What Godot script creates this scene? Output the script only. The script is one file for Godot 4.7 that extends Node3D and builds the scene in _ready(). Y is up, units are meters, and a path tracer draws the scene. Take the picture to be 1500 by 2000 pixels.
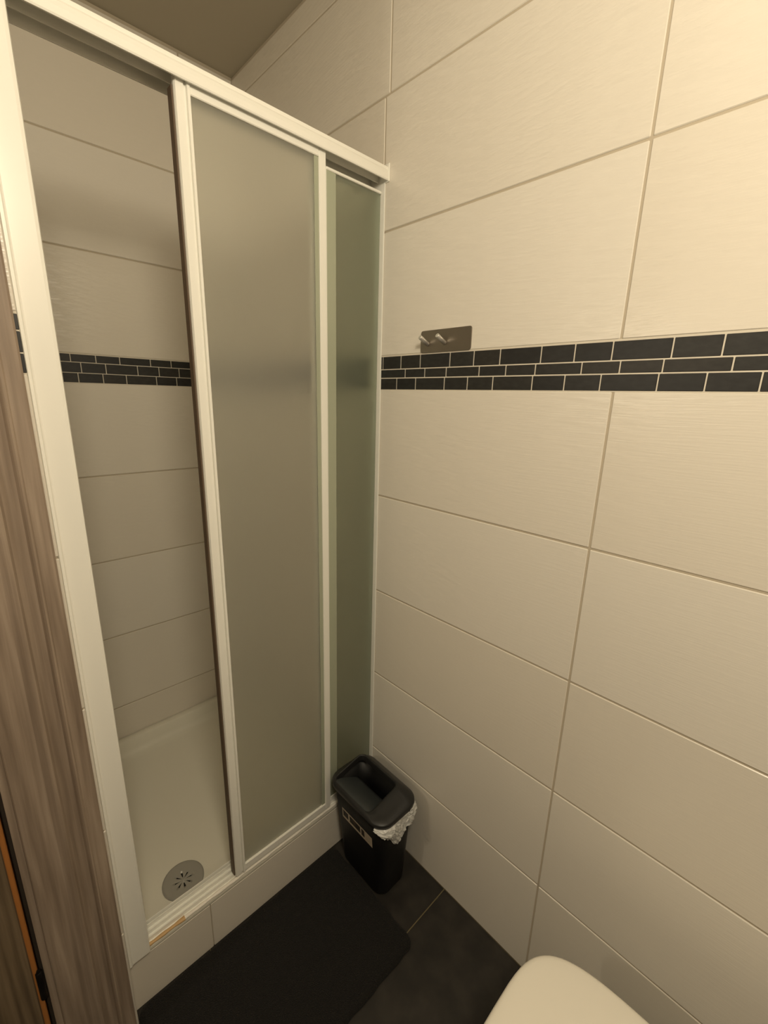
extends Node3D

# ---------------------------------------------------------------- measurements (metres; right wall is x = 0, floor is y = 0)
const ZB := -0.6656          # back wall of the shower
const ZF := 0.165            # wall plane beside the shower that holds the door
const XL := -0.790           # left wall of the shower
const CEIL := 2.568
const ROWS := [0.0, 0.309, 0.607, 0.905, 1.213, 1.519, 1.6077, 1.914, 2.210, 2.491, 2.560]
const JOINT := 0.0042

var M := {}
var box_cache := {}
var rng := RandomNumberGenerator.new()
var uv_axis := -1            # which way a box face looks while its texture coordinates are set

func _ready():
	rng.seed = 4711
	# ---- camera
	var cam := Camera3D.new()
	cam.name = "camera"
	cam.fov = rad_to_deg(2.0 * atan(1000.0 / 853.44))
	cam.near = 0.02
	cam.far = 50.0
	cam.transform = Transform3D(Basis.from_euler(Vector3(-0.254906, -0.769987, 0.0262845), EULER_ORDER_YXZ), Vector3(-0.881262, 1.496595, 1.069896))
	add_child(cam)
	cam.current = true
	# ---- environment: a closed room at night, only its lamps light it
	var env := Environment.new()
	env.background_mode = Environment.BG_COLOR
	env.background_color = Color(0.0, 0.0, 0.0)
	env.tonemap_mode = Environment.TONE_MAPPER_LINEAR
	env.tonemap_exposure = 1.0
	env.sdfgi_enabled = true
	env.ssao_enabled = true
	env.ssil_enabled = true
	var we := WorldEnvironment.new()
	we.name = "world_environment"
	we.environment = env
	add_child(we)
	# ---- lamps
	materials()
	ceiling_lamp(Vector3(-0.88, CEIL, 1.31), 1.22)
	mirror_lamp(Vector3(-1.95, 1.70, 0.29), 0.22)
	# ---- setting
	build_walls()
	build_floor()
	build_ceiling()
	build_door()
	# ---- things
	build_plinth()
	build_tray()
	build_enclosure()
	build_hooks()
	build_mat()
	build_bin()
	build_bag()
	build_toilet()

# ================================================================ helpers
func numbered(called: String, parent: Node) -> String:
	if not parent.has_node(called):
		return called
	var k := 1
	while parent.has_node("%s_%03d" % [called, k]):
		k += 1
	return "%s_%03d" % [called, k]

func tag(o: Node, label := "", category := "", kind := "", group := "") -> Node:
	if label != "": o.set_meta("label", label)
	if category != "": o.set_meta("category", category)
	if kind != "": o.set_meta("kind", kind)
	if group != "": o.set_meta("group", group)
	return o

func base(called: String, at: Vector3, label: String, category: String, kind := "") -> Node3D:
	var o := Node3D.new()
	o.name = numbered(called, self)
	add_child(o)
	o.position = at
	tag(o, label, category, kind)
	return o

func sub(called: String, parent: Node, at := Vector3.ZERO) -> Node3D:
	var o := Node3D.new()
	o.name = numbered(called, parent)
	parent.add_child(o)
	o.position = at
	return o

func obj(called: String, mesh: Mesh, mat: Material, parent: Node, at := Vector3.ZERO, rot := Vector3.ZERO) -> MeshInstance3D:
	var o := MeshInstance3D.new()
	o.name = numbered(called, parent)
	o.mesh = mesh
	o.material_override = mat
	o.position = at
	o.rotation = rot
	o.cast_shadow = GeometryInstance3D.SHADOW_CASTING_SETTING_ON
	parent.add_child(o)
	return o

func tri(st: SurfaceTool, a: Vector3, b: Vector3, c: Vector3, out: Vector3):
	var n := (a - c).cross(a - b)
	if n.dot(out) < 0.0:
		var t := b
		b = c
		c = t
	for p in [a, b, c]:
		if uv_axis >= 0:
			st.set_uv(Vector2(p.z if uv_axis == 0 else p.x, p.z if uv_axis == 1 else p.y))
		st.add_vertex(p)

func quad(st: SurfaceTool, a: Vector3, b: Vector3, c: Vector3, d: Vector3, out: Vector3):
	tri(st, a, b, c, out)
	tri(st, a, c, d, out)

# a box with chamfered edges, centred on its origin
func cbox(s: Vector3, ch := 0.0015) -> Mesh:
	var key := "%.4f_%.4f_%.4f_%.4f" % [s.x, s.y, s.z, ch]
	if box_cache.has(key):
		return box_cache[key]
	var h := s / 2.0
	ch = minf(ch, minf(h.x, minf(h.y, h.z)) * 0.8)
	var st := SurfaceTool.new()
	st.begin(Mesh.PRIMITIVE_TRIANGLES)
	st.set_smooth_group(-1)
	for ax in 3:
		var u := (ax + 1) % 3
		var v := (ax + 2) % 3
		uv_axis = ax
		for sg in [-1.0, 1.0]:
			var q := []
			for k in [[-1, -1], [1, -1], [1, 1], [-1, 1]]:
				var p := Vector3.ZERO
				p[ax] = sg * h[ax]
				p[u] = k[0] * (h[u] - ch)
				p[v] = k[1] * (h[v] - ch)
				q.append(p)
			var n := Vector3.ZERO
			n[ax] = sg
			quad(st, q[0], q[1], q[2], q[3], n)
		for su in [-1.0, 1.0]:
			for sv in [-1.0, 1.0]:
				var a := Vector3.ZERO
				var b := Vector3.ZERO
				var n := Vector3.ZERO
				a[u] = su * h[u]
				a[v] = sv * (h[v] - ch)
				b[u] = su * (h[u] - ch)
				b[v] = sv * h[v]
				a[ax] = -(h[ax] - ch)
				b[ax] = a[ax]
				var a2 := a
				var b2 := b
				a2[ax] = -a[ax]
				b2[ax] = -b[ax]
				n[u] = su
				n[v] = sv
				quad(st, a, b, b2, a2, n)
	for sx in [-1.0, 1.0]:
		for sy in [-1.0, 1.0]:
			for sz in [-1.0, 1.0]:
				tri(st, Vector3(sx * h.x, sy * (h.y - ch), sz * (h.z - ch)), Vector3(sx * (h.x - ch), sy * h.y, sz * (h.z - ch)), Vector3(sx * (h.x - ch), sy * (h.y - ch), sz * h.z), Vector3(sx, sy, sz))
	uv_axis = -1
	st.generate_normals()
	var m := st.commit()
	box_cache[key] = m
	return m

# a chamfered box from corner to corner, as a child
func slab(called: String, a: Vector3, b: Vector3, mat: Material, parent: Node, ch := 0.0015) -> MeshInstance3D:
	return obj(called, cbox((b - a).abs(), ch), mat, parent, (a + b) / 2.0)

# an outline (in the u, v directions) pushed along w
func extrude(pts: PackedVector2Array, o: Vector3, u: Vector3, v: Vector3, w: Vector3, smooth := false) -> Mesh:
	var st := SurfaceTool.new()
	st.begin(Mesh.PRIMITIVE_TRIANGLES)
	var area := 0.0
	for i in pts.size():
		var p := pts[i]
		var q := pts[(i + 1) % pts.size()]
		area += p.x * q.y - q.x * p.y
	var sgn := signf(area)
	st.set_smooth_group(1 if smooth else -1)
	for i in pts.size():
		var p := pts[i]
		var q := pts[(i + 1) % pts.size()]
		var e := q - p
		var n2 := Vector2(e.y, -e.x) * sgn
		var n := u * n2.x + v * n2.y
		var a := o + u * p.x + v * p.y
		var b := o + u * q.x + v * q.y
		quad(st, a, b, b + w, a + w, n)
	st.set_smooth_group(-1)
	var idx := Geometry2D.triangulate_polygon(pts)
	for k in range(0, idx.size(), 3):
		var t := []
		for j in 3:
			var p := pts[idx[k + j]]
			t.append(o + u * p.x + v * p.y)
		tri(st, t[0], t[1], t[2], -w)
		tri(st, t[0] + w, t[1] + w, t[2] + w, w)
	st.generate_normals()
	return st.commit()

# rings of equal count joined one to the next; ends closed when asked
func loft(rings: Array, cap0 := true, cap1 := true, smooth := true, flip := false) -> Mesh:
	var st := SurfaceTool.new()
	st.begin(Mesh.PRIMITIVE_TRIANGLES)
	var tris: Array[Vector3] = []
	var groups: Array[int] = []
	var n: int = rings[0].size()
	for r in rings.size() - 1:
		for i in n:
			var j := (i + 1) % n
			var a: Vector3 = rings[r][i]
			var b: Vector3 = rings[r][j]
			var c: Vector3 = rings[r + 1][j]
			var d: Vector3 = rings[r + 1][i]
			for p in [a, b, c, a, c, d]:
				tris.append(p)
			groups.append(1)
			groups.append(1)
	for e in [0, 1]:
		if (e == 0 and not cap0) or (e == 1 and not cap1):
			continue
		var ring = rings[0] if e == 0 else rings[rings.size() - 1]
		var mid := Vector3.ZERO
		for p in ring:
			mid += p / float(n)
		for i in n:
			var j := (i + 1) % n
			if e == 0:
				for p in [mid, ring[j], ring[i]]:
					tris.append(p)
			else:
				for p in [mid, ring[i], ring[j]]:
					tris.append(p)
			groups.append(2 + e)
	var vol := 0.0
	for k in range(0, tris.size(), 3):
		vol += tris[k].dot(tris[k + 1].cross(tris[k + 2]))
	# front faces run clockwise: a positive volume is counter-clockwise seen from outside
	var turn := (vol > 0.0) != flip
	for k in range(0, tris.size(), 3):
		st.set_smooth_group(groups[k / 3] if smooth else -1)
		var t0 := tris[k]
		var t1 := tris[k + 1]
		var t2 := tris[k + 2]
		if (t0 - t1).cross(t0 - t2).length() < 1e-12:
			continue
		st.add_vertex(t0)
		st.add_vertex(t2 if turn else t1)
		st.add_vertex(t1 if turn else t2)
	st.generate_normals()
	return st.commit()

# a rounded rectangle in the ground plane, counted the same way each time
func rrect(cx: float, cz: float, hx: float, hz: float, r: float, y: float, n := 6) -> PackedVector3Array:
	var out := PackedVector3Array()
	r = minf(r, minf(hx, hz) * 0.999)
	for c in [[1, 1, 0.0], [-1, 1, PI / 2], [-1, -1, PI], [1, -1, 3 * PI / 2]]:
		for k in n + 1:
			var a: float = c[2] + PI / 2 * k / n
			out.append(Vector3(cx + c[0] * (hx - r) + cos(a) * r, y, cz + c[1] * (hz - r) + sin(a) * r))
	return out

func cyl(r0: float, r1: float, a: Vector3, b: Vector3, n := 20, bev := 0.0) -> Mesh:
	var w := (b - a).normalized()
	var u := w.cross(Vector3.UP if absf(w.y) < 0.9 else Vector3.RIGHT).normalized()
	var v := w.cross(u)
	var rings := []
	var prof := [[r0 - bev, 0.0], [r0, bev], [r1, (b - a).length() - bev], [r1 - bev, (b - a).length()]] if bev > 0.0 else [[r0, 0.0], [r1, (b - a).length()]]
	for p in prof:
		var ring := PackedVector3Array()
		for k in n:
			var t := TAU * k / n
			ring.append(a + w * p[1] + (u * cos(t) + v * sin(t)) * p[0])
		rings.append(ring)
	return loft(rings)

# ================================================================ materials
func mat(c: Color, rough: float, metal := 0.0, spec := 0.5) -> StandardMaterial3D:
	var m := StandardMaterial3D.new()
	m.albedo_color = c
	m.roughness = rough
	m.metallic = metal
	m.metallic_specular = spec
	return m

func noise_tex(freq: float, seed_n: int, lo: Color, hi: Color, octaves := 4, mid = null) -> NoiseTexture2D:
	var f := FastNoiseLite.new()
	f.seed = seed_n
	f.noise_type = FastNoiseLite.TYPE_SIMPLEX_SMOOTH
	f.frequency = freq
	f.fractal_octaves = octaves
	var t := NoiseTexture2D.new()
	t.width = 512
	t.height = 512
	t.seamless = true
	t.noise = f
	var g := Gradient.new()
	g.set_color(0, lo)
	g.set_color(1, hi)
	if mid != null:
		g.add_point(0.5, mid)
	t.color_ramp = g
	return t

func tri_scale(m: StandardMaterial3D, s: Vector3):
	m.uv1_triplanar = true
	m.uv1_world_triplanar = true
	m.uv1_scale = s

func materials():
	# brushed cream wall tile: fine horizontal strokes in its glaze
	var strokes := noise_tex(0.02, 3, Color(0, 0, 0), Color(1, 1, 1), 4)
	var t := mat(Color(0.90, 0.875, 0.83), 0.27)
	strokes.color_ramp = null
	strokes.as_normal_map = true
	strokes.bump_strength = 4.0
	t.normal_enabled = true
	t.normal_texture = strokes
	t.normal_scale = 0.35
	t.uv1_scale = Vector3(0.9, 22.0, 1.0)
	M.tile = t
	var t2 := t.duplicate()
	t2.albedo_color = Color(0.893, 0.866, 0.818)
	M.tile_b = t2
	var t3 := t.duplicate()
	t3.albedo_color = Color(0.905, 0.882, 0.84)
	M.tile_c = t3
	M.grout = mat(Color(0.74, 0.695, 0.62), 0.85)
	M.grout_pale = mat(Color(0.86, 0.83, 0.77), 0.8)
	M.brick = []
	for k in 4:
		var b := mat([Color(0.165, 0.165, 0.165), Color(0.18, 0.178, 0.172), Color(0.15, 0.152, 0.155), Color(0.19, 0.182, 0.17)][k], 0.42)
		b.albedo_texture = noise_tex(0.02, 20 + k, Color(0.7, 0.7, 0.7), Color(1, 1, 1))
		tri_scale(b, Vector3(4, 8, 4))
		M.brick.append(b)
	M.plaster = mat(Color(0.50, 0.46, 0.41), 0.9)
	M.ceiling = mat(Color(0.72, 0.69, 0.62), 0.95)
	# dark slate floor tile
	var fl := mat(Color(0.20, 0.182, 0.16), 0.55)
	fl.albedo_texture = noise_tex(0.012, 8, Color(0.6, 0.6, 0.6), Color(1, 1, 1), 5)
	tri_scale(fl, Vector3(2, 2, 2))
	M.slate = fl
	M.floor_grout = mat(Color(0.42, 0.38, 0.28), 0.9)
	# greyed oak with long upright grain
	var w := mat(Color(1, 1, 1), 0.55)
	w.albedo_texture = noise_tex(0.014, 11, Color(0.47, 0.41, 0.355), Color(0.69, 0.625, 0.56), 5, Color(0.58, 0.515, 0.455))
	w.heightmap_enabled = true
	w.heightmap_texture = noise_tex(0.03, 12, Color(0, 0, 0), Color(1, 1, 1), 4)
	w.heightmap_scale = 0.03
	tri_scale(w, Vector3(7.0, 0.28, 7.0))
	M.oak = w
	var w2 := w.duplicate()
	w2.albedo_texture = noise_tex(0.014, 31, Color(0.30, 0.25, 0.19), Color(0.52, 0.45, 0.36), 5, Color(0.42, 0.36, 0.28))
	M.oak_leaf = w2
	var orange_edge := mat(Color(0.66, 0.43, 0.22), 0.5)
	M.orange_edge = orange_edge
	M.gap_shade = mat(Color(0.20, 0.165, 0.13), 0.8)  # shade of the gap beside the leaf, put into the colour
	M.hinge = mat(Color(0.10, 0.085, 0.08), 0.45, 0.6)
	# powder coated frame
	M.frame = mat(Color(0.96, 0.955, 0.925), 0.3)
	M.seal = mat(Color(0.66, 0.68, 0.60), 0.35)
	M.stile_shade = mat(Color(0.40, 0.335, 0.275), 0.6)  # brown of the stile's shaded left side
	var g := mat(Color(0.99, 0.99, 0.955, 0.10), 0.33)
	g.refraction_enabled = true
	g.refraction_scale = 0.045
	M.frost = g
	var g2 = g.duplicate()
	g2.albedo_color = Color(0.90, 0.925, 0.875, 0.04)  # same frosted glass, tinted darker for the dim interior behind it
	M.frost_dim = g2
	M.acrylic = mat(Color(0.90, 0.885, 0.83), 0.22)
	M.sealant = mat(Color(0.95, 0.93, 0.89), 0.35)
	M.sealant_old = mat(Color(0.80, 0.66, 0.46), 0.5)
	M.drain = mat(Color(0.66, 0.65, 0.62), 0.4, 0.25)
	M.drain_dark = mat(Color(0.02, 0.02, 0.02), 0.8)
	var steel := mat(Color(0.56, 0.53, 0.49), 0.33, 1.0)
	M.steel = steel
	M.chrome = mat(Color(0.90, 0.89, 0.87), 0.38, 0.75)
	# black plastics and cloth
	M.black = mat(Color(0.135, 0.135, 0.135), 0.42)
	M.black_flap = mat(Color(0.235, 0.25, 0.25), 0.42)
	M.black_body = mat(Color(0.05, 0.05, 0.053), 0.5)
	var rugm := mat(Color(0.09, 0.076, 0.06), 0.95)
	rugm.albedo_texture = noise_tex(0.06, 41, Color(0.45, 0.45, 0.45), Color(1, 1, 1), 3)
	rugm.heightmap_enabled = true
	rugm.heightmap_texture = noise_tex(0.09, 42, Color(0, 0, 0), Color(1, 1, 1), 2)
	rugm.heightmap_scale = 0.35
	rugm.rim_enabled = true
	rugm.rim = 0.2
	tri_scale(rugm, Vector3(7, 7, 7))
	M.rug = rugm
	var bag := mat(Color(0.86, 0.86, 0.85), 0.35)
	bag.backlight_enabled = true
	bag.backlight = Color(0.35, 0.35, 0.34)
	M.bag = bag
	M.ceramic = mat(Color(0.94, 0.925, 0.88), 0.12)
	M.seat = mat(Color(0.94, 0.92, 0.87), 0.28)
	var glow := mat(Color(0.95, 0.92, 0.85), 0.5)
	glow.emission_enabled = true
	glow.emission = Color(1.0, 0.88, 0.70)
	glow.emission_energy_multiplier = 1.0
	M.glow = glow
	M.lamp_body = mat(Color(0.9, 0.89, 0.86), 0.4)
	M.mirror = mat(Color(0.9, 0.9, 0.9), 0.04, 1.0)

# ================================================================ lamps
func lamp_light(called: String, at: Vector3, energy: float, size: float, parent: Node):
	var l := OmniLight3D.new()
	l.name = called
	l.light_color = Color(1.0, 0.946, 0.836)
	l.light_energy = energy
	l.light_size = size
	l.omni_range = 8.0
	l.omni_attenuation = 2.0
	l.shadow_enabled = true
	parent.add_child(l)
	l.position = at

func ceiling_lamp(at: Vector3, energy: float):
	var o := base("ceiling_lamp", at, "round opal glass drum lamp hanging on a short stem from the ceiling", "lamp")
	var drop := 0.34
	obj("ceiling_rose", cyl(0.05, 0.055, Vector3(0, -0.028, 0), Vector3(0, 0, 0), 36, 0.004), M.lamp_body, o)
	obj("stem", cyl(0.008, 0.008, Vector3(0, -drop - 0.02, 0), Vector3(0, -0.026, 0), 16), M.lamp_body, o)
	obj("drum_cap", cyl(0.15, 0.155, Vector3(0, -drop - 0.028, 0), Vector3(0, -drop - 0.012, 0), 48, 0.003), M.lamp_body, o)
	var rings := []
	for k in [[0.158, -0.028], [0.164, -0.032], [0.165, -0.040], [0.165, -0.160], [0.162, -0.172], [0.155, -0.179], [0.145, -0.182], [0.08, -0.185], [0.001, -0.186]]:
		var ring := PackedVector3Array()
		for i in 48:
			var t := TAU * i / 48
			ring.append(Vector3(cos(t) * k[0], k[1] - drop, sin(t) * k[0]))
		rings.append(ring)
	obj("opal_drum", loft(rings), M.glow, o)
	lamp_light("lamp_light", Vector3(0, -drop - 0.108, 0), energy, 0.15, o)

func mirror_lamp(at: Vector3, energy: float):
	var o := base("mirror_lamp", at, "small globe wall lamp on a round metal rose", "lamp")
	obj("wall_rose", cyl(0.045, 0.045, Vector3(0, 0, 0), Vector3(0.018, 0, 0), 32, 0.004), M.chrome, o)
	obj("arm", cyl(0.009, 0.009, Vector3(0.016, 0, 0), Vector3(0.06, 0, 0), 16), M.chrome, o)
	var rings := []
	for k in 17:
		var a := -PI / 2 + PI * k / 16.0
		var ring := PackedVector3Array()
		for i in 32:
			var t := TAU * i / 32
			var r := maxf(0.05 * cos(a), 0.0004)
			ring.append(Vector3(0.105 + 0.05 * sin(a), cos(t) * r, sin(t) * r))
		rings.append(ring)
	obj("globe", loft(rings), M.glow, o)
	lamp_light("lamp_light", Vector3(0.105, 0, 0), energy, 0.03, o)

# ================================================================ the room
# rows of large tiles on a wall: from..to along dir, joints given; nrm is the way the wall faces
func tile_wall(parent: Node, origin: Vector3, dir: Vector3, nrm: Vector3, s0: float, s1: float, joints: Array, from_row := 0, to_row := 9):
	var cuts := [s0]
	for j in joints:
		if j > s0 + 0.02 and j < s1 - 0.02:
			cuts.append(j)
	cuts.append(s1)
	cuts.sort()
	for r in ROWS.size() - 1:
		if r == 5 or r < from_row or r > to_row:
			continue
		for c in cuts.size() - 1:
			var a: float = cuts[c] + (JOINT / 2 if c > 0 else 0.0)
			var b: float = cuts[c + 1] - (JOINT / 2 if c < cuts.size() - 2 else 0.0)
			var y0: float = ROWS[r] + JOINT / 2
			var y1: float = ROWS[r + 1] - JOINT / 2
			if r == 4: y1 = ROWS[5] - 0.0012
			if r == 6: y0 = ROWS[6] + 0.0022
			var size := dir.abs() * (b - a) + Vector3(0, y1 - y0, 0) + nrm.abs() * 0.008
			var at := origin + dir * (a + b) / 2 + Vector3(0, (y0 + y1) / 2, 0) - nrm * (0.004 - rng.randf() * 0.0003)
			obj("tile", cbox(size, 0.0014), [M.tile, M.tile_b, M.tile_c][rng.randi() % 3], parent, at)

# three courses of small dark bricks; long starts: where a long brick begins in each course, counted from the bottom
func brick_band(parent: Node, origin: Vector3, dir: Vector3, nrm: Vector3, s0: float, s1: float, ys: Array, longs: Array, period := 0.2335):
	for r in 3:
		var start: float = longs[r] - period * ceil((longs[r] - s0) / period + 1)
		var s := start
		var k := 0
		while s < s1:
			var len_b: float = [0.0955, 0.069, 0.069][k % 3]
			var a := maxf(s + 0.0012, s0)
			var b := minf(s + len_b - 0.0012, s1)
			if b - a > 0.006:
				var size := dir.abs() * (b - a) + Vector3(0, ys[r][1] - ys[r][0], 0) + nrm.abs() * 0.007
				var at: Vector3 = origin + dir * (a + b) / 2 + Vector3(0, (ys[r][0] + ys[r][1]) / 2, 0) - nrm * (0.0035 - rng.randf() * 0.0004)
				obj("brick", cbox(size, 0.0007), M.brick[rng.randi() % 4], parent, at)
			s += len_b
			k += 1

func band_bed(parent: Node, a: Vector3, b: Vector3):
	slab("joint_bed", a, b, M.grout_pale, parent, 0.0005)

func build_walls():
	# right wall: x = 0, faces -x
	var wr := base("wall_right", Vector3.ZERO, "long cream tiled wall on the right with a dark brick mosaic band", "wall", "structure")
	slab("wall_body", Vector3(0.0018, 0, ZB - 0.1), Vector3(0.12, CEIL, 1.5), M.grout, wr, 0.001)
	tile_wall(wr, Vector3.ZERO, Vector3(0, 0, 1), Vector3(-1, 0, 0), ZB, 1.5, [0.130, 0.758, 1.371], 0, 7)
	tile_wall(wr, Vector3.ZERO, Vector3(0, 0, 1), Vector3(-1, 0, 0), ZB, 1.5, [0.145, 0.758, 1.371], 8)
	band_bed(wr, Vector3(0.001, 1.5175, ZB), Vector3(0.01, 1.6100, 1.5))
	brick_band(wr, Vector3.ZERO, Vector3(0, 0, 1), Vector3(-1, 0, 0), ZB, 1.5, [[1.5205, 1.5488], [1.5515, 1.5718], [1.5744, 1.6062]], [0.2659, 0.3654, 0.2795])
	# back wall of the shower: faces +z
	var wb := base("wall_back", Vector3.ZERO, "cream tiled back wall inside the shower with a dark brick band", "wall", "structure")
	slab("wall_body", Vector3(-0.95, 0, ZB - 0.1), Vector3(0.0018, CEIL, ZB - 0.0018), M.grout, wb, 0.001)
	tile_wall(wb, Vector3(0, 0, ZB), Vector3(1, 0, 0), Vector3(0, 0, 1), XL, 0.0, [-0.18])
	band_bed(wb, Vector3(XL, 1.5175, ZB - 0.01), Vector3(0, 1.6100, ZB - 0.001))
	brick_band(wb, Vector3(0, 0, ZB), Vector3(1, 0, 0), Vector3(0, 0, 1), XL, 0.0, [[1.5205, 1.5488], [1.5512, 1.5812], [1.5836, 1.6062]], [-0.4396, -0.4973, -0.4538])
	# left wall of the shower: faces +x
	var wl := base("wall_left", Vector3.ZERO, "cream tiled left side wall inside the shower behind the white post", "wall", "structure")
	slab("wall_body", Vector3(-0.90, 0, ZB - 0.05), Vector3(XL - 0.0018, CEIL, 0.11), M.grout, wl, 0.001)
	tile_wall(wl, Vector3(XL, 0, 0), Vector3(0, 0, 1), Vector3(1, 0, 0), ZB, 0.15, [-0.05])
	band_bed(wl, Vector3(XL - 0.01, 1.5175, ZB), Vector3(XL - 0.001, 1.6100, 0.15))
	brick_band(wl, Vector3(XL, 0, 0), Vector3(0, 0, 1), Vector3(1, 0, 0), ZB, 0.15, [[1.5205, 1.5488], [1.5512, 1.5755], [1.5785, 1.6062]], [0.1, 0.03, -0.02])
	# wall beside the shower with the door in it: faces +z
	var wf := base("wall_front", Vector3.ZERO, "wall beside the shower holding the wooden door, narrow tiled strip at its edge", "wall", "structure")
	slab("wall_body", Vector3(-0.922, 0, 0.10), Vector3(XL - 0.0018, CEIL, ZF - 0.0018), M.grout, wf, 0.001)
	slab("wall_body", Vector3(-1.95, 0, 0.10), Vector3(-1.70, CEIL, ZF), M.plaster, wf, 0.001)
	slab("wall_body", Vector3(-1.70, 2.06, 0.10), Vector3(-0.922, CEIL, ZF), M.plaster, wf, 0.001)
	tile_wall(wf, Vector3(0, 0, ZF), Vector3(1, 0, 0), Vector3(0, 0, 1), -0.90, XL, [])
	band_bed(wf, Vector3(-0.90, 1.5175, ZF - 0.01), Vector3(XL, 1.6100, ZF - 0.001))
	brick_band(wf, Vector3(0, 0, ZF), Vector3(1, 0, 0), Vector3(0, 0, 1), -0.90, XL, [[1.5205, 1.5488], [1.5512, 1.5812], [1.5836, 1.6062]], [-0.86, -0.87, -0.85])
	# the rest of the room, behind and beside the camera
	var wz := base("wall_rear", Vector3.ZERO, "plain cream wall behind the toilet", "wall", "structure")
	slab("wall_body", Vector3(-2.07, 0, 1.5), Vector3(0.12, CEIL, 1.62), M.plaster, wz, 0.001)
	var wx := base("wall_far", Vector3.ZERO, "plain cream wall opposite the tiled wall", "wall", "structure")
	slab("wall_body", Vector3(-2.07, 0, 0.10), Vector3(-1.95, CEIL, 1.62), M.plaster, wx, 0.001)

func build_floor():
	var o := base("floor", Vector3.ZERO, "floor of large dark slate tiles with thin yellowish joints", "floor", "structure")
	slab("floor_body", Vector3(-2.07, -0.12, ZB - 0.1), Vector3(0.12, -0.0012, 1.62), M.floor_grout, o, 0.001)
	var zc := [0.10, 0.479, 1.079, 1.5]
	var xc := [-1.95, -1.203, -0.602, 0.0]
	for i in 3:
		for j in 3:
			var a := Vector3(xc[i] + (0.0015 if i > 0 else 0.0), -0.01, zc[j] + (0.0015 if j > 0 else 0.0))
			var b := Vector3(xc[i + 1] - (0.0015 if i < 2 else 0.0), 0.0, zc[j + 1] - (0.0015 if j < 2 else 0.0))
			slab("tile", a, b, M.slate, o, 0.001)

func build_ceiling():
	var o := base("ceiling", Vector3.ZERO, "plain brownish plaster ceiling above the shower", "ceiling", "structure")
	slab("ceiling_body", Vector3(-2.07, CEIL, ZB - 0.1), Vector3(0.12, CEIL + 0.12, 1.62), M.ceiling, o, 0.001)

func build_door():
	var o := base("door_1", Vector3.ZERO, "grey-brown wooden door and moulded casing left of the shower", "door", "structure")
	# moulded casing on the wall beside the door, mirrored on the far side
	var prof := PackedVector2Array()
	for p in [[-0.797, 0.165], [-0.797, 0.192], [-0.800, 0.1945], [-0.8195, 0.1950], [-0.8215, 0.1975], [-0.8240, 0.1980], [-0.8270, 0.1950], [-0.8300, 0.1900], [-0.8360, 0.1880], [-0.8440, 0.1890], [-0.8500, 0.1930], [-0.8535, 0.1990], [-0.8560, 0.2000], [-0.8600, 0.1980], [-0.8640, 0.1930], [-0.8690, 0.1880], [-0.8800, 0.1865], [-0.8950, 0.1870], [-0.9080, 0.1865], [-0.9140, 0.1840], [-0.9160, 0.1800], [-0.9160, 0.165]]:
		prof.append(Vector2(p[0], p[1]))
	obj("casing", extrude(prof, Vector3.ZERO, Vector3(1, 0, 0), Vector3(0, 0, 1), Vector3(0, 2.06, 0)), M.oak, o)
	var far := PackedVector2Array()
	for p in prof:
		far.append(Vector2(-2.612 - p.x, p.y))
	obj("casing", extrude(far, Vector3.ZERO, Vector3(1, 0, 0), Vector3(0, 0, 1), Vector3(0, 2.06, 0)), M.oak, o)
	slab("head_casing", Vector3(-1.815, 2.06, 0.165), Vector3(-0.797, 2.18, 0.196), M.oak, o, 0.004)
	# jamb lining, dark strip painting the shaded gap, leaf with an orange edge strip
	slab("jamb", Vector3(-0.928, 0, 0.09), Vector3(-0.916, 2.06, 0.172), M.oak, o, 0.001)
	slab("jamb", Vector3(-1.70, 0, 0.09), Vector3(-1.688, 2.06, 0.172), M.oak, o, 0.001)
	slab("jamb", Vector3(-1.688, 2.048, 0.09), Vector3(-0.928, 2.06, 0.172), M.oak, o, 0.001)
	slab("gap_strip", Vector3(-0.9345, 0, 0.12), Vector3(-0.928, 2.046, 0.160), M.gap_shade, o, 0.0015)
	slab("leaf", Vector3(-1.686, 0.006, 0.125), Vector3(-0.9445, 2.046, 0.168), M.oak_leaf, o, 0.002)
	slab("leaf_edge", Vector3(-0.9445, 0.006, 0.125), Vector3(-0.9365, 2.046, 0.170), M.orange_edge, o, 0.0015)
	for y in [0.335, 1.02, 1.76]:
		var h := sub("hinge", o, Vector3(-0.9355, y, 0.171))
		obj("barrel", cyl(0.006, 0.006, Vector3(0, -0.037, 0), Vector3(0, 0.037, 0), 16, 0.0015), M.hinge, h)
		obj("pin_cap", cyl(0.0045, 0.003, Vector3(0, 0.037, 0), Vector3(0, 0.042, 0), 12), M.hinge, h)

# ================================================================ the shower
func build_plinth():
	var o := base("shower_plinth", Vector3.ZERO, "low tiled plinth under the shower door, above the black mat", "plinth")
	slab("core", Vector3(XL + 0.001, 0.0, 0.080), Vector3(-0.001, 0.152, 0.1305), M.grout, o, 0.001)
	var xs := [XL + 0.001, -0.590, -0.001]
	for i in 2:
		slab("tile", Vector3(xs[i] + (0.001 if i else 0.0), 0.001, 0.1255), Vector3(xs[i + 1] - (0.0 if i else 0.001), 0.155, 0.1335), [M.tile_b, M.tile][i], o, 0.0012)

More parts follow.
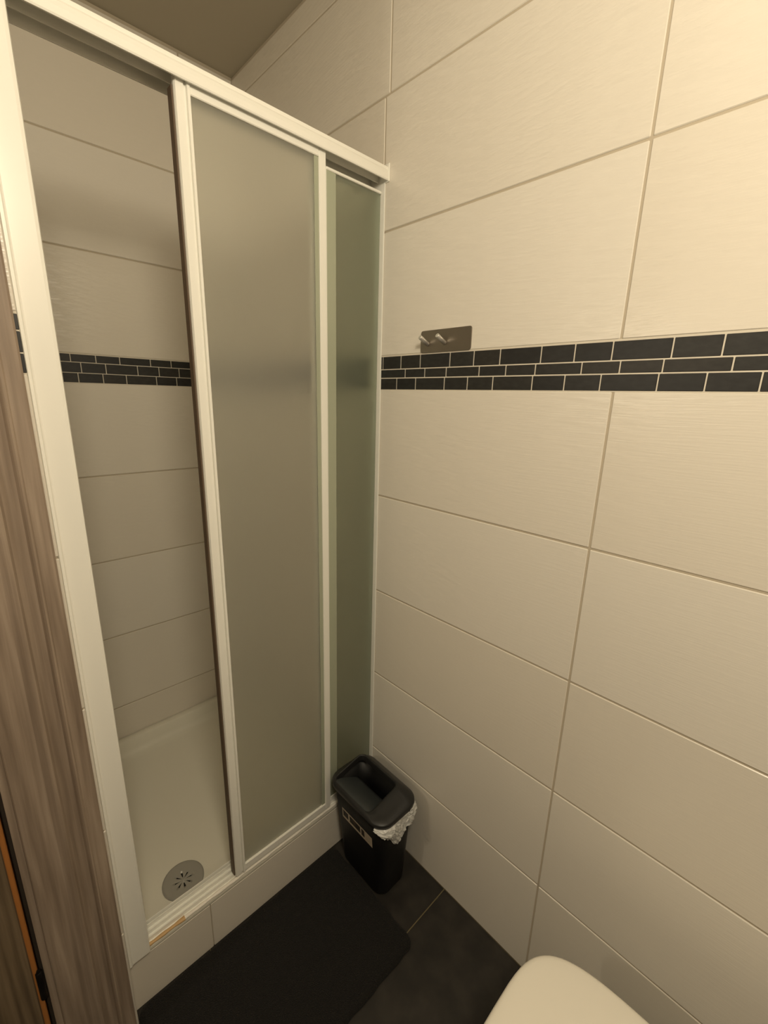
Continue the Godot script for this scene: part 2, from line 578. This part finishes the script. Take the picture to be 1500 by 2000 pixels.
func build_tray():
	var o := base("shower_tray", Vector3.ZERO, "white acrylic shower tray with a raised rim behind the sliding door", "shower tray")
	var cx := XL / 2
	var z0 := ZB + 0.001
	var z1 := 0.134
	var cz := (z0 + z1) / 2
	var hx := -XL / 2 - 0.001
	var hz := (z1 - z0) / 2
	# front rim is wider than the others: the sliding door's track stands on it
	var fz := (z0 + 0.032 + 0.072) / 2
	var fh := (0.072 - z0 - 0.032) / 2
	var rings := [
		rrect(cx, fz, hx - 0.022, fh + 0.004, 0.03, 0.004),
		rrect(cx, fz, hx - 0.018, fh + 0.005, 0.02, 0.010),
		rrect(cx, fz, hx - 0.018, fh + 0.005, 0.02, 0.154),
		rrect(cx, cz, hx - 0.001, hz - 0.001, 0.004, 0.1555),
		rrect(cx, cz, hx, hz, 0.004, 0.158),
		rrect(cx, cz, hx, hz, 0.004, 0.171),
		rrect(cx, cz, hx - 0.003, hz - 0.003, 0.004, 0.1745),
		rrect(cx, fz, hx - 0.028, fh + 0.003, 0.02, 0.1745),
		rrect(cx, fz, hx - 0.032, fh, 0.024, 0.171),
		rrect(cx, fz, hx - 0.037, fh - 0.006, 0.03, 0.140),
		rrect(cx, fz, hx - 0.043, fh - 0.012, 0.036, 0.124),
		rrect(cx, fz, hx - 0.056, fh - 0.025, 0.045, 0.116),
		rrect(cx, fz, hx - 0.075, fh - 0.044, 0.05, 0.1135),
		rrect(-0.5, -0.12, 0.2, 0.12, 0.06, 0.1115),
	]
	obj("basin", loft(rings, true, true), M.acrylic, o)
	# waste cover with its ring of slots
	var d := sub("drain_cover", o, Vector3(-0.612, 0.1125, -0.012))
	obj("cover", drain_disc(), M.drain, d)
	obj("drain_dark_disc", cyl(0.03, 0.03, Vector3(0, -0.0015, 0), Vector3(0, 0.0010, 0), 32), M.drain_dark, d)  # flat black disc painting the darkness under the slots
# a dished metal disc pierced by a ring of eight radial slots
func drain_disc() -> Mesh:
	var st := SurfaceTool.new()
	st.begin(Mesh.PRIMITIVE_TRIANGLES)
	var n := 96
	var rad := [0.0, 0.0085, 0.0225, 0.032, 0.042, 0.050, 0.054, 0.056, 0.056]
	var hgt := [0.0042, 0.0042, 0.0042, 0.0046, 0.0052, 0.0055, 0.0052, 0.0040, 0.0]
	var at := func(i: int, r: int) -> Vector3:
		var t := TAU * i / n
		return Vector3(cos(t) * rad[r], hgt[r], sin(t) * rad[r])
	for r in rad.size() - 1:
		for i in n:
			var open: bool = r == 1 and (i % 12) in [0, 1, 2, 3]
			var a: Vector3 = at.call(i, r)
			var b: Vector3 = at.call(i + 1, r)
			var c: Vector3 = at.call(i + 1, r + 1)
			var e: Vector3 = at.call(i, r + 1)
			if open:
				var dn := Vector3(0, -0.003, 0)
				quad(st, a, b, b + dn, a + dn, Vector3(e.x, 0, e.z))
				quad(st, e, c, c + dn, e + dn, -Vector3(e.x, 0, e.z))
				continue
			if r == 0:
				tri(st, a, c, e, Vector3.UP)
			else:
				quad(st, a, b, c, e, Vector3(a.x * 0.01, 1.0, a.z * 0.01) if r < 7 else Vector3(a.x, 0, a.z))
			if r == 1 and (i % 12) in [4, 11]:
				var p: Vector3 = a if i % 12 == 4 else b
				var q: Vector3 = e if i % 12 == 4 else c
				quad(st, p, q, q + Vector3(0, -0.003, 0), p + Vector3(0, -0.003, 0), (at.call(i - 2, 1) - p) if i % 12 == 4 else (at.call(i + 3, 1) - p))
	st.generate_normals()
	return st.commit()

func build_enclosure():
	var o := base("shower_enclosure", Vector3.ZERO, "white framed sliding shower door with two frosted glass panels", "shower door")
	# left post: a hollow channel against the wall, narrow lip on its outer edge
	var post := PackedVector2Array()
	for p in [[-0.7895, 0.085], [-0.7895, 0.148], [-0.7875, 0.1515], [-0.7835, 0.1515], [-0.7815, 0.1490], [-0.7795, 0.1480], [-0.7470, 0.1480], [-0.7425, 0.1465], [-0.7410, 0.1430], [-0.7410, 0.085]]:
		post.append(Vector2(p[0], p[1]))
	obj("post", extrude(post, Vector3(0, 0.1745, 0), Vector3(1, 0, 0), Vector3(0, 0, 1), Vector3(0, 1.890, 0)), M.frame, o)
	# slim profile on the right wall
	var wp := PackedVector2Array()
	for p in [[-0.0005, 0.085], [-0.0005, 0.1355], [-0.0015, 0.1365], [-0.0028, 0.1360], [-0.0034, 0.1340], [-0.0034, 0.085]]:
		wp.append(Vector2(p[0], p[1]))
	obj("wall_profile", extrude(wp, Vector3(0, 0.1745, 0), Vector3(1, 0, 0), Vector3(0, 0, 1), Vector3(0, 1.86, 0)), M.frame, o)
	# top rail: rounded outside, two channels below (section in z, y)
	var rail := PackedVector2Array()
	for p in [[0.1490, 2.0255], [0.1505, 2.0280], [0.1505, 2.0380], [0.1485, 2.0460], [0.1440, 2.0525], [0.1370, 2.0575], [0.1270, 2.0605], [0.1150, 2.0615], [0.0900, 2.0615], [0.0830, 2.0590], [0.0790, 2.0540], [0.0790, 2.0270], [0.0815, 2.0270], [0.0815, 2.0560], [0.1100, 2.0560], [0.1100, 2.0300], [0.1125, 2.0300], [0.1125, 2.0560], [0.1460, 2.0560], [0.1460, 2.0255]]:
		rail.append(Vector2(p[0], p[1]))
	obj("top_rail", extrude(rail, Vector3(-0.7415, 0, 0), Vector3(0, 0, 1), Vector3(0, 1, 0), Vector3(0.7405, 0, 0)), M.frame, o)
	slab("rail_cap", Vector3(-0.004, 2.0235, 0.078), Vector3(-0.0005, 2.064, 0.1520), M.frame, o, 0.002)
	# bottom track: low ridges on the tray's front rim (section in z, y)
	var track := PackedVector2Array()
	for p in [[0.1285, 0.1745], [0.1285, 0.1762], [0.1250, 0.1768], [0.1245, 0.1872], [0.1220, 0.1872], [0.1215, 0.1775], [0.1105, 0.1775], [0.1105, 0.1885], [0.1080, 0.1885], [0.1080, 0.1775], [0.0950, 0.1775], [0.0950, 0.1895], [0.0925, 0.1895], [0.0925, 0.1775], [0.0860, 0.1775], [0.0860, 0.1905], [0.0835, 0.1905], [0.0820, 0.1745]]:
		track.append(Vector2(p[0], p[1]))
	obj("bottom_track", extrude(track, Vector3(-0.741, 0, 0), Vector3(0, 0, 1), Vector3(0, 1, 0), Vector3(0.7325, 0, 0)), M.frame, o)
	# the bead of sealant along the front of the track, yellowed at its left end
	var bead := func(x0: float, x1: float) -> Mesh:
		var rings_b := []
		var n := int(maxf(4, (x1 - x0) / 0.012))
		for k in n + 1:
			var x := x0 + (x1 - x0) * k / n
			var r := 0.0050 + 0.0009 * sin(x * 131.0) + 0.0006 * sin(x * 57.0 + 1.0)
			var ring := PackedVector3Array()
			for i in 8:
				var t := TAU * i / 8
				ring.append(Vector3(x, 0.1752 + cos(t) * r * 0.8, 0.1318 + sin(t) * r))
			rings_b.append(ring)
		return loft(rings_b)
	obj("sealant", bead.call(-0.655, -0.004), M.sealant, o)
	var old := obj("sealant", bead.call(-0.742, -0.655), M.sealant_old, o)
	tag(old, "yellowed end of the sealant bead")
	# the sliding panel in the front channel
	var a := sub("sliding_panel", o)
	var ga := slab("glass_pane", Vector3(-0.494, 0.208, 0.1285), Vector3(-0.204, 2.018, 0.1325), M.frost, a, 0.0005)
	var sl := PackedVector2Array()
	for p in [[-0.5155, 0.1275], [-0.5155, 0.1340], [-0.5135, 0.1380], [-0.4995, 0.1380], [-0.4985, 0.1345], [-0.4950, 0.1345], [-0.4940, 0.1405], [-0.4890, 0.1405], [-0.4880, 0.1385], [-0.4880, 0.1275]]:
		sl.append(Vector2(p[0], p[1]))
	obj("stile", extrude(sl, Vector3(0, 0.188, 0), Vector3(1, 0, 0), Vector3(0, 0, 1), Vector3(0, 1.852, 0)), M.frame, a)
	slab("stile", Vector3(-0.2074, 0.188, 0.1275), Vector3(-0.1880, 2.038, 0.1380), M.frame, a, 0.0018)
	slab("rail", Vector3(-0.488, 2.0130, 0.1275), Vector3(-0.2074, 2.0380, 0.1380), M.frame, a, 0.0015)
	slab("rail", Vector3(-0.488, 0.188, 0.1275), Vector3(-0.2074, 0.2110, 0.1380), M.frame, a, 0.0015)
	var shade_strip := slab("stile_shade", Vector3(-0.5185, 0.188, 0.1120), Vector3(-0.5155, 2.020, 0.1310), M.stile_shade, a, 0.0008)  # added strip: the stile's shaded side painted as a brown edge
	tag(shade_strip, "brown strip with the shade of the stile side in its colour")
	slab("seal", Vector3(-0.2190, 0.211, 0.1330), Vector3(-0.2074, 2.013, 0.1345), M.seal, a, 0.0005)
	# two more panels slid back behind it, one channel further in each, up to the right wall
	var b := sub("sliding_panel", o)
	slab("glass_pane", Vector3(-0.173, 0.206, 0.1185), Vector3(-0.004, 2.003, 0.1220), M.frost_dim, b, 0.0005)
	slab("stile", Vector3(-0.1990, 0.190, 0.1140), Vector3(-0.1780, 2.008, 0.1265), M.frame, b, 0.0015)
	slab("rail", Vector3(-0.1780, 2.0015, 0.1140), Vector3(-0.0040, 2.0080, 0.1265), M.frame, b, 0.0015)
	slab("rail", Vector3(-0.1780, 0.190, 0.1140), Vector3(-0.0040, 0.2090, 0.1265), M.frame, b, 0.0015)
	slab("seal", Vector3(-0.1780, 0.209, 0.1225), Vector3(-0.1500, 2.0015, 0.1245), M.seal, b, 0.0005)
	var c := sub("sliding_panel", o)
	slab("glass_pane", Vector3(-0.194, 0.206, 0.1010), Vector3(-0.004, 2.004, 0.1040), M.frost, c, 0.0005)
	slab("stile", Vector3(-0.2100, 0.192, 0.0970), Vector3(-0.1940, 2.012, 0.1080), M.frame, c, 0.0015)
	slab("rail", Vector3(-0.1940, 2.0020, 0.0970), Vector3(-0.0040, 2.0120, 0.1080), M.frame, c, 0.0015)
	slab("rail", Vector3(-0.1940, 0.192, 0.0970), Vector3(-0.0040, 0.2090, 0.1080), M.frame, c, 0.0015)
	ga.set_meta("label", "frosted pane of the sliding panel")

# ================================================================ things
func build_hooks():
	var o := base("hook_rail", Vector3(0, 1.6095, 0.28), "small brushed steel plate with two pegs above the dark brick band", "towel hook")
	var r := rrect(0.0772, 0.026, 0.0772, 0.026, 0.006, 0.0, 5)
	var rings := []
	for k in [[0.0, 0.0], [0.0014, 0.0], [0.002, 0.0006]]:
		var ring := PackedVector3Array()
		for p in r:
			var c := Vector3(0.0772, 0, 0.026)
			var q: Vector3 = p + (c - p).normalized() * k[1]
			ring.append(Vector3(-k[0], q.z, q.x))
		rings.append(ring)
	obj("plate", loft(rings), M.steel, o)
	for z in [0.024, 0.0775]:
		obj("peg", cyl(0.0052, 0.0052, Vector3(-0.001, 0.0195, z), Vector3(-0.032, 0.0335, z), 24, 0.0008), M.chrome, o)

func build_mat():
	var o := base("bath_mat", Vector3(-0.481, 0.0, 0.3265), "black bath mat on the floor in front of the shower", "mat")
	var rings := []
	for k in [[0.004, 0.0006], [0.0, 0.004], [0.001, 0.009], [0.006, 0.012], [0.014, 0.0125], [0.05, 0.012], [0.17, 0.012]]:
		var ring := rrect(0, 0, 0.305 - k[0], 0.187 - k[0], 0.02, k[1], 6)
		var fine := PackedVector3Array()
		for i in ring.size():
			var p: Vector3 = ring[i]
			var q: Vector3 = ring[(i + 1) % ring.size()]
			var n := int(maxf(1, p.distance_to(q) / 0.012))
			for j in n:
				fine.append(p.lerp(q, float(j) / n))
		rings.append(fine)
	# every ring must have the same count: resample on the first one's parameters
	var n0: int = rings[1].size()
	var same := []
	for ring in rings:
		var out := PackedVector3Array()
		for i in n0:
			var f: float = float(i) / n0 * ring.size()
			var i0: int = int(f) % ring.size()
			out.append(ring[i0].lerp(ring[(i0 + 1) % ring.size()], f - floor(f)))
		same.append(out)
	for ri in same.size() - 2:
		for i in n0:
			var p: Vector3 = same[ri][i]
			var w := sin(p.x * 61.0) * 0.0016 + sin(p.z * 83.0 + 2.0) * 0.0014 + sin(p.x * 143.0 + p.z * 97.0) * 0.0008
			same[ri][i] = p + Vector3(p.x, 0, p.z).normalized() * w
	obj("pile", loft(same), M.rug, o)

func bin_ring(y: float, out := 0.0) -> PackedVector3Array:
	var t := y / 0.33
	return rrect(lerpf(-0.112, -0.124, t), lerpf(0.268, 0.270, t), lerpf(0.058, 0.076, t) + out, lerpf(0.098, 0.118, t) + out, 0.034, y, 8)

func build_bin():
	var o := base("waste_bin", Vector3.ZERO, "black plastic swing-lid bin in the corner by the shower", "bin")
	obj("body", loft([bin_ring(0.0, -0.006), bin_ring(0.006), bin_ring(0.20), bin_ring(0.315), bin_ring(0.316, -0.003), bin_ring(0.2, -0.003), bin_ring(0.02, -0.003)]), M.black_body, o)
	# lid: a rim that swells up to a wide frame round the opening
	var lid := sub("lid", o)
	var cx := -0.124
	var cz := 0.270
	var rings := []
	rings.append(rrect(cx, cz, 0.0800, 0.1225, 0.044, 0.3080, 10))
	rings.append(rrect(cx, cz, 0.0830, 0.1255, 0.046, 0.3085, 10))
	rings.append(rrect(cx, cz, 0.0835, 0.1260, 0.046, 0.3200, 10))
	rings.append(rrect(cx, cz, 0.0810, 0.1235, 0.045, 0.3240, 10))
	var ocx := -0.1375
	var ocz := 0.251
	var oy := func(p: Vector3) -> float:
		return lerpf(0.329, 0.350, clampf((p.x + 0.20) / 0.11, 0, 1))
	for k in [[0.35, 0.4], [0.7, 0.8], [0.92, 1.0]]:
		var a := rrect(cx, cz, 0.0810, 0.1235, 0.045, 0.3240, 10)
		var b := rrect(ocx, ocz, 0.0605, 0.0820, 0.018, 0.0, 10)
		var ring := PackedVector3Array()
		for i in a.size():
			var q: Vector3 = a[i].lerp(b[i], k[0])
			q.y = lerpf(0.3240, oy.call(b[i]), k[1])
			ring.append(q)
		rings.append(ring)
	for dy in [[-0.001, 0.0], [-0.004, -0.001], [-0.022, -0.001]]:
		var b := rrect(ocx, ocz, 0.0605 + dy[1], 0.0820 + dy[1], 0.018, 0.0, 10)
		for i in b.size():
			b[i].y = oy.call(b[i]) + dy[0]
		rings.append(b)
	obj("lid_frame", loft(rings, false, false), M.black, lid)
	# the flap has swung down on its right side
	var flap_pts := PackedVector2Array()
	for k in 9:
		var f := k / 8.0
		flap_pts.append(Vector2(-0.1975 + f * 0.100, 0.3260 - 0.056 * pow(f, 1.3)))
	for k in range(8, -1, -1):
		var f := k / 8.0
		flap_pts.append(Vector2(-0.1975 + f * 0.100 - 0.001, 0.3225 - 0.056 * pow(f, 1.3)))
	obj("flap", extrude(flap_pts, Vector3(0, 0, 0.173), Vector3(1, 0, 0), Vector3(0, 1, 0), Vector3(0, 0, 0.156), true), M.black_flap, lid)
	# printed sticker on the long side
	var img := Image.create(260, 72, false, Image.FORMAT_RGB8)
	img.fill(Color(0.70, 0.65, 0.58))
	img.fill_rect(Rect2i(8, 12, 46, 44), Color(0.10, 0.085, 0.075))
	img.fill_rect(Rect2i(66, 10, 94, 46), Color(0.12, 0.10, 0.07))
	img.fill_rect(Rect2i(100, 18, 18, 28), Color(0.24, 0.19, 0.12))
	img.fill_rect(Rect2i(170, 10, 26, 46), Color(0.16, 0.14, 0.11))
	img.fill_rect(Rect2i(60, 12, 3, 44), Color(0.86, 0.82, 0.76))
	for k in 6:
		img.fill_rect(Rect2i(204, 14 + k * 8, 44, 2), Color(0.48, 0.44, 0.38))
	var lm := mat(Color(1, 1, 1), 0.5)
	lm.albedo_texture = ImageTexture.create_from_image(img)
	var st := SurfaceTool.new()
	st.begin(Mesh.PRIMITIVE_TRIANGLES)
	var fx := func(y: float) -> float:
		return lerpf(-0.112, -0.124, y / 0.33) - lerpf(0.058, 0.076, y / 0.33) - 0.0008
	var cor := []
	for c in [[0.205, 0.245, 0.0, 0.0], [0.345, 0.245, 1.0, 0.0], [0.345, 0.205, 1.0, 1.0], [0.205, 0.205, 0.0, 1.0]]:
		cor.append([Vector3(fx.call(c[1]), c[1], c[0]), Vector2(c[2], c[3])])
	for k in [0, 1, 2, 0, 2, 3]:
		st.set_uv(cor[k][1])
		st.add_vertex(cor[k][0])
	st.generate_normals()
	tag(obj("sticker", st.commit(), lm, o), "pale printed sticker")

func build_bag():
	var o := base("bin_bag", Vector3.ZERO, "crumpled white bin bag hanging out under the lid of the black bin", "bag")
	var f := FastNoiseLite.new()
	f.seed = 5
	f.frequency = 22.0
	var path := PackedVector3Array()
	# follows the rim from the near end of the long side round to the wall side
	var ring := bin_ring(0.30)
	var cols := 40
	var rows := 14
	var start := Vector3(-0.190, 0, 0.378)
	var st := SurfaceTool.new()
	var grid := []
	for i in cols + 1:
		var s := float(i) / cols
		# arc along the front face and round its right corner
		var p: Vector3
		var n: Vector3
		if s < 0.2:
			var t0 := lerpf(-1.25, 0.0, s / 0.2)
			p = Vector3(-0.166 + sin(t0) * 0.0365, 0, 0.352 + cos(t0) * 0.0385)
			n = Vector3(sin(t0), 0, cos(t0))
		elif s < 0.62:
			p = Vector3(lerpf(-0.166, -0.082, (s - 0.2) / 0.42), 0, 0.3905)
			n = Vector3(0, 0, 1)
		else:
			var a := (s - 0.62) / 0.38
			if a < 0.55:
				var t := a / 0.55 * PI / 2
				p = Vector3(-0.082 + sin(t) * 0.0365, 0, 0.352 + cos(t) * 0.0385)
				n = Vector3(sin(t), 0, cos(t))
			else:
				p = Vector3(-0.0455, 0, 0.352 - (a - 0.55) / 0.45 * 0.05)
				n = Vector3(1, 0, 0)
		var drop := 0.026 + 0.074 * exp(-pow((s - 0.42) / 0.22, 2.0)) + 0.040 * exp(-pow((s - 0.78) / 0.12, 2.0)) + 0.010 * f.get_noise_1d(s * 0.4)
		if s < 0.1: drop *= 0.5 + 5.0 * s
		if s > 0.85: drop *= maxf(0.25, 1.0 - (s - 0.85) * 5.0)
		var col := PackedVector3Array()
		for j in rows + 1:
			var v := float(j) / rows
			var crease := f.get_noise_3d(s * 0.45, v * drop * 2.5, 1.0)
			var bulge := 0.010 * sin(v * PI * 0.9) * (0.6 + 0.6 * sin(s * 9.0)) + 0.011 * absf(crease)
			var back := 0.010 * v * (1.0 if s < 0.62 else 0.35)
			col.append(p + n * (0.001 + bulge - back * 0.6) + Vector3(0.006 * f.get_noise_2d(s * 0.6 + 7.0, v * 0.2), 0.311 - drop * v + 0.004 * f.get_noise_2d(s * 0.5, 3.0 + v * 0.3), 0))
		grid.append(col)
	st.begin(Mesh.PRIMITIVE_TRIANGLES)
	st.set_smooth_group(-1)
	for i in cols:
		for j in rows:
			var a: Vector3 = grid[i][j]
			var b: Vector3 = grid[i + 1][j]
			var c: Vector3 = grid[i + 1][j + 1]
			var d: Vector3 = grid[i][j + 1]
			var out := (a + b + c + d) / 4.0 - Vector3(-0.124, 0.26, 0.27)
			quad(st, a, b, c, d, Vector3(out.x, 0, out.z))
	st.generate_normals()
	obj("film", st.commit(), M.bag, o)

# toilet outline: squarish front, straight sides, seen from above, around (0, 0)
func seat_ring(y: float, inset: float, back: float) -> PackedVector3Array:
	var out := PackedVector3Array()
	var n := 40
	var a := 0.185 - inset
	var b := 0.255 - inset
	for k in n + 1:
		var t := PI * k / n
		var c := cos(t)
		var s := sin(t)
		out.append(Vector3(signf(c) * a * pow(absf(c), 2.0 / 3.9), y, -b * pow(absf(s), 2.0 / 3.9)))
	for k in [0.0, 0.33, 0.66, 0.9]:
		out.append(Vector3(-a, y, lerpf(0.01, back - inset - 0.02, k)))
	out.append(Vector3(-a + 0.02, y, back - inset))
	out.append(Vector3(a - 0.02, y, back - inset))
	for k in [0.9, 0.66, 0.33, 0.0]:
		out.append(Vector3(a, y, lerpf(0.01, back - inset - 0.02, k)))
	return out

func build_toilet():
	var o := base("toilet", Vector3(-0.345, 0, 1.090), "white toilet with its squarish lid closed, beside the tiled wall", "toilet")
	obj("lid", loft([seat_ring(0.4170, 0.004, 0.22), seat_ring(0.4185, 0.0, 0.22), seat_ring(0.4300, 0.0, 0.22), seat_ring(0.4355, 0.0015, 0.22), seat_ring(0.4390, 0.005, 0.22), seat_ring(0.4405, 0.010, 0.22), seat_ring(0.4415, 0.02, 0.22), seat_ring(0.4440, 0.09, 0.22), seat_ring(0.4445, 0.16, 0.22)]), M.seat, o)
	obj("seat", loft([seat_ring(0.3970, 0.008, 0.21), seat_ring(0.3985, 0.004, 0.21), seat_ring(0.4130, 0.004, 0.21), seat_ring(0.4160, 0.009, 0.21)]), M.seat, o)
	var bowl := []
	for k in [[0.0, 0.078, 0.0], [0.02, 0.072, 0.0], [0.12, 0.066, 0.0], [0.24, 0.050, 0.0], [0.32, 0.026, 0.0], [0.365, 0.010, 0.0], [0.390, 0.006, 0.0], [0.396, 0.012, 0.0]]:
		bowl.append(seat_ring(k[0], k[1], 0.41 + k[1]))
	obj("bowl", loft(bowl), M.ceramic, o)
	for s in [-1, 1]:
		obj("hinge", cyl(0.011, 0.011, Vector3(s * 0.075 - 0.02, 0.424, 0.232), Vector3(s * 0.075 + 0.02, 0.424, 0.232), 20, 0.002), M.chrome, o)
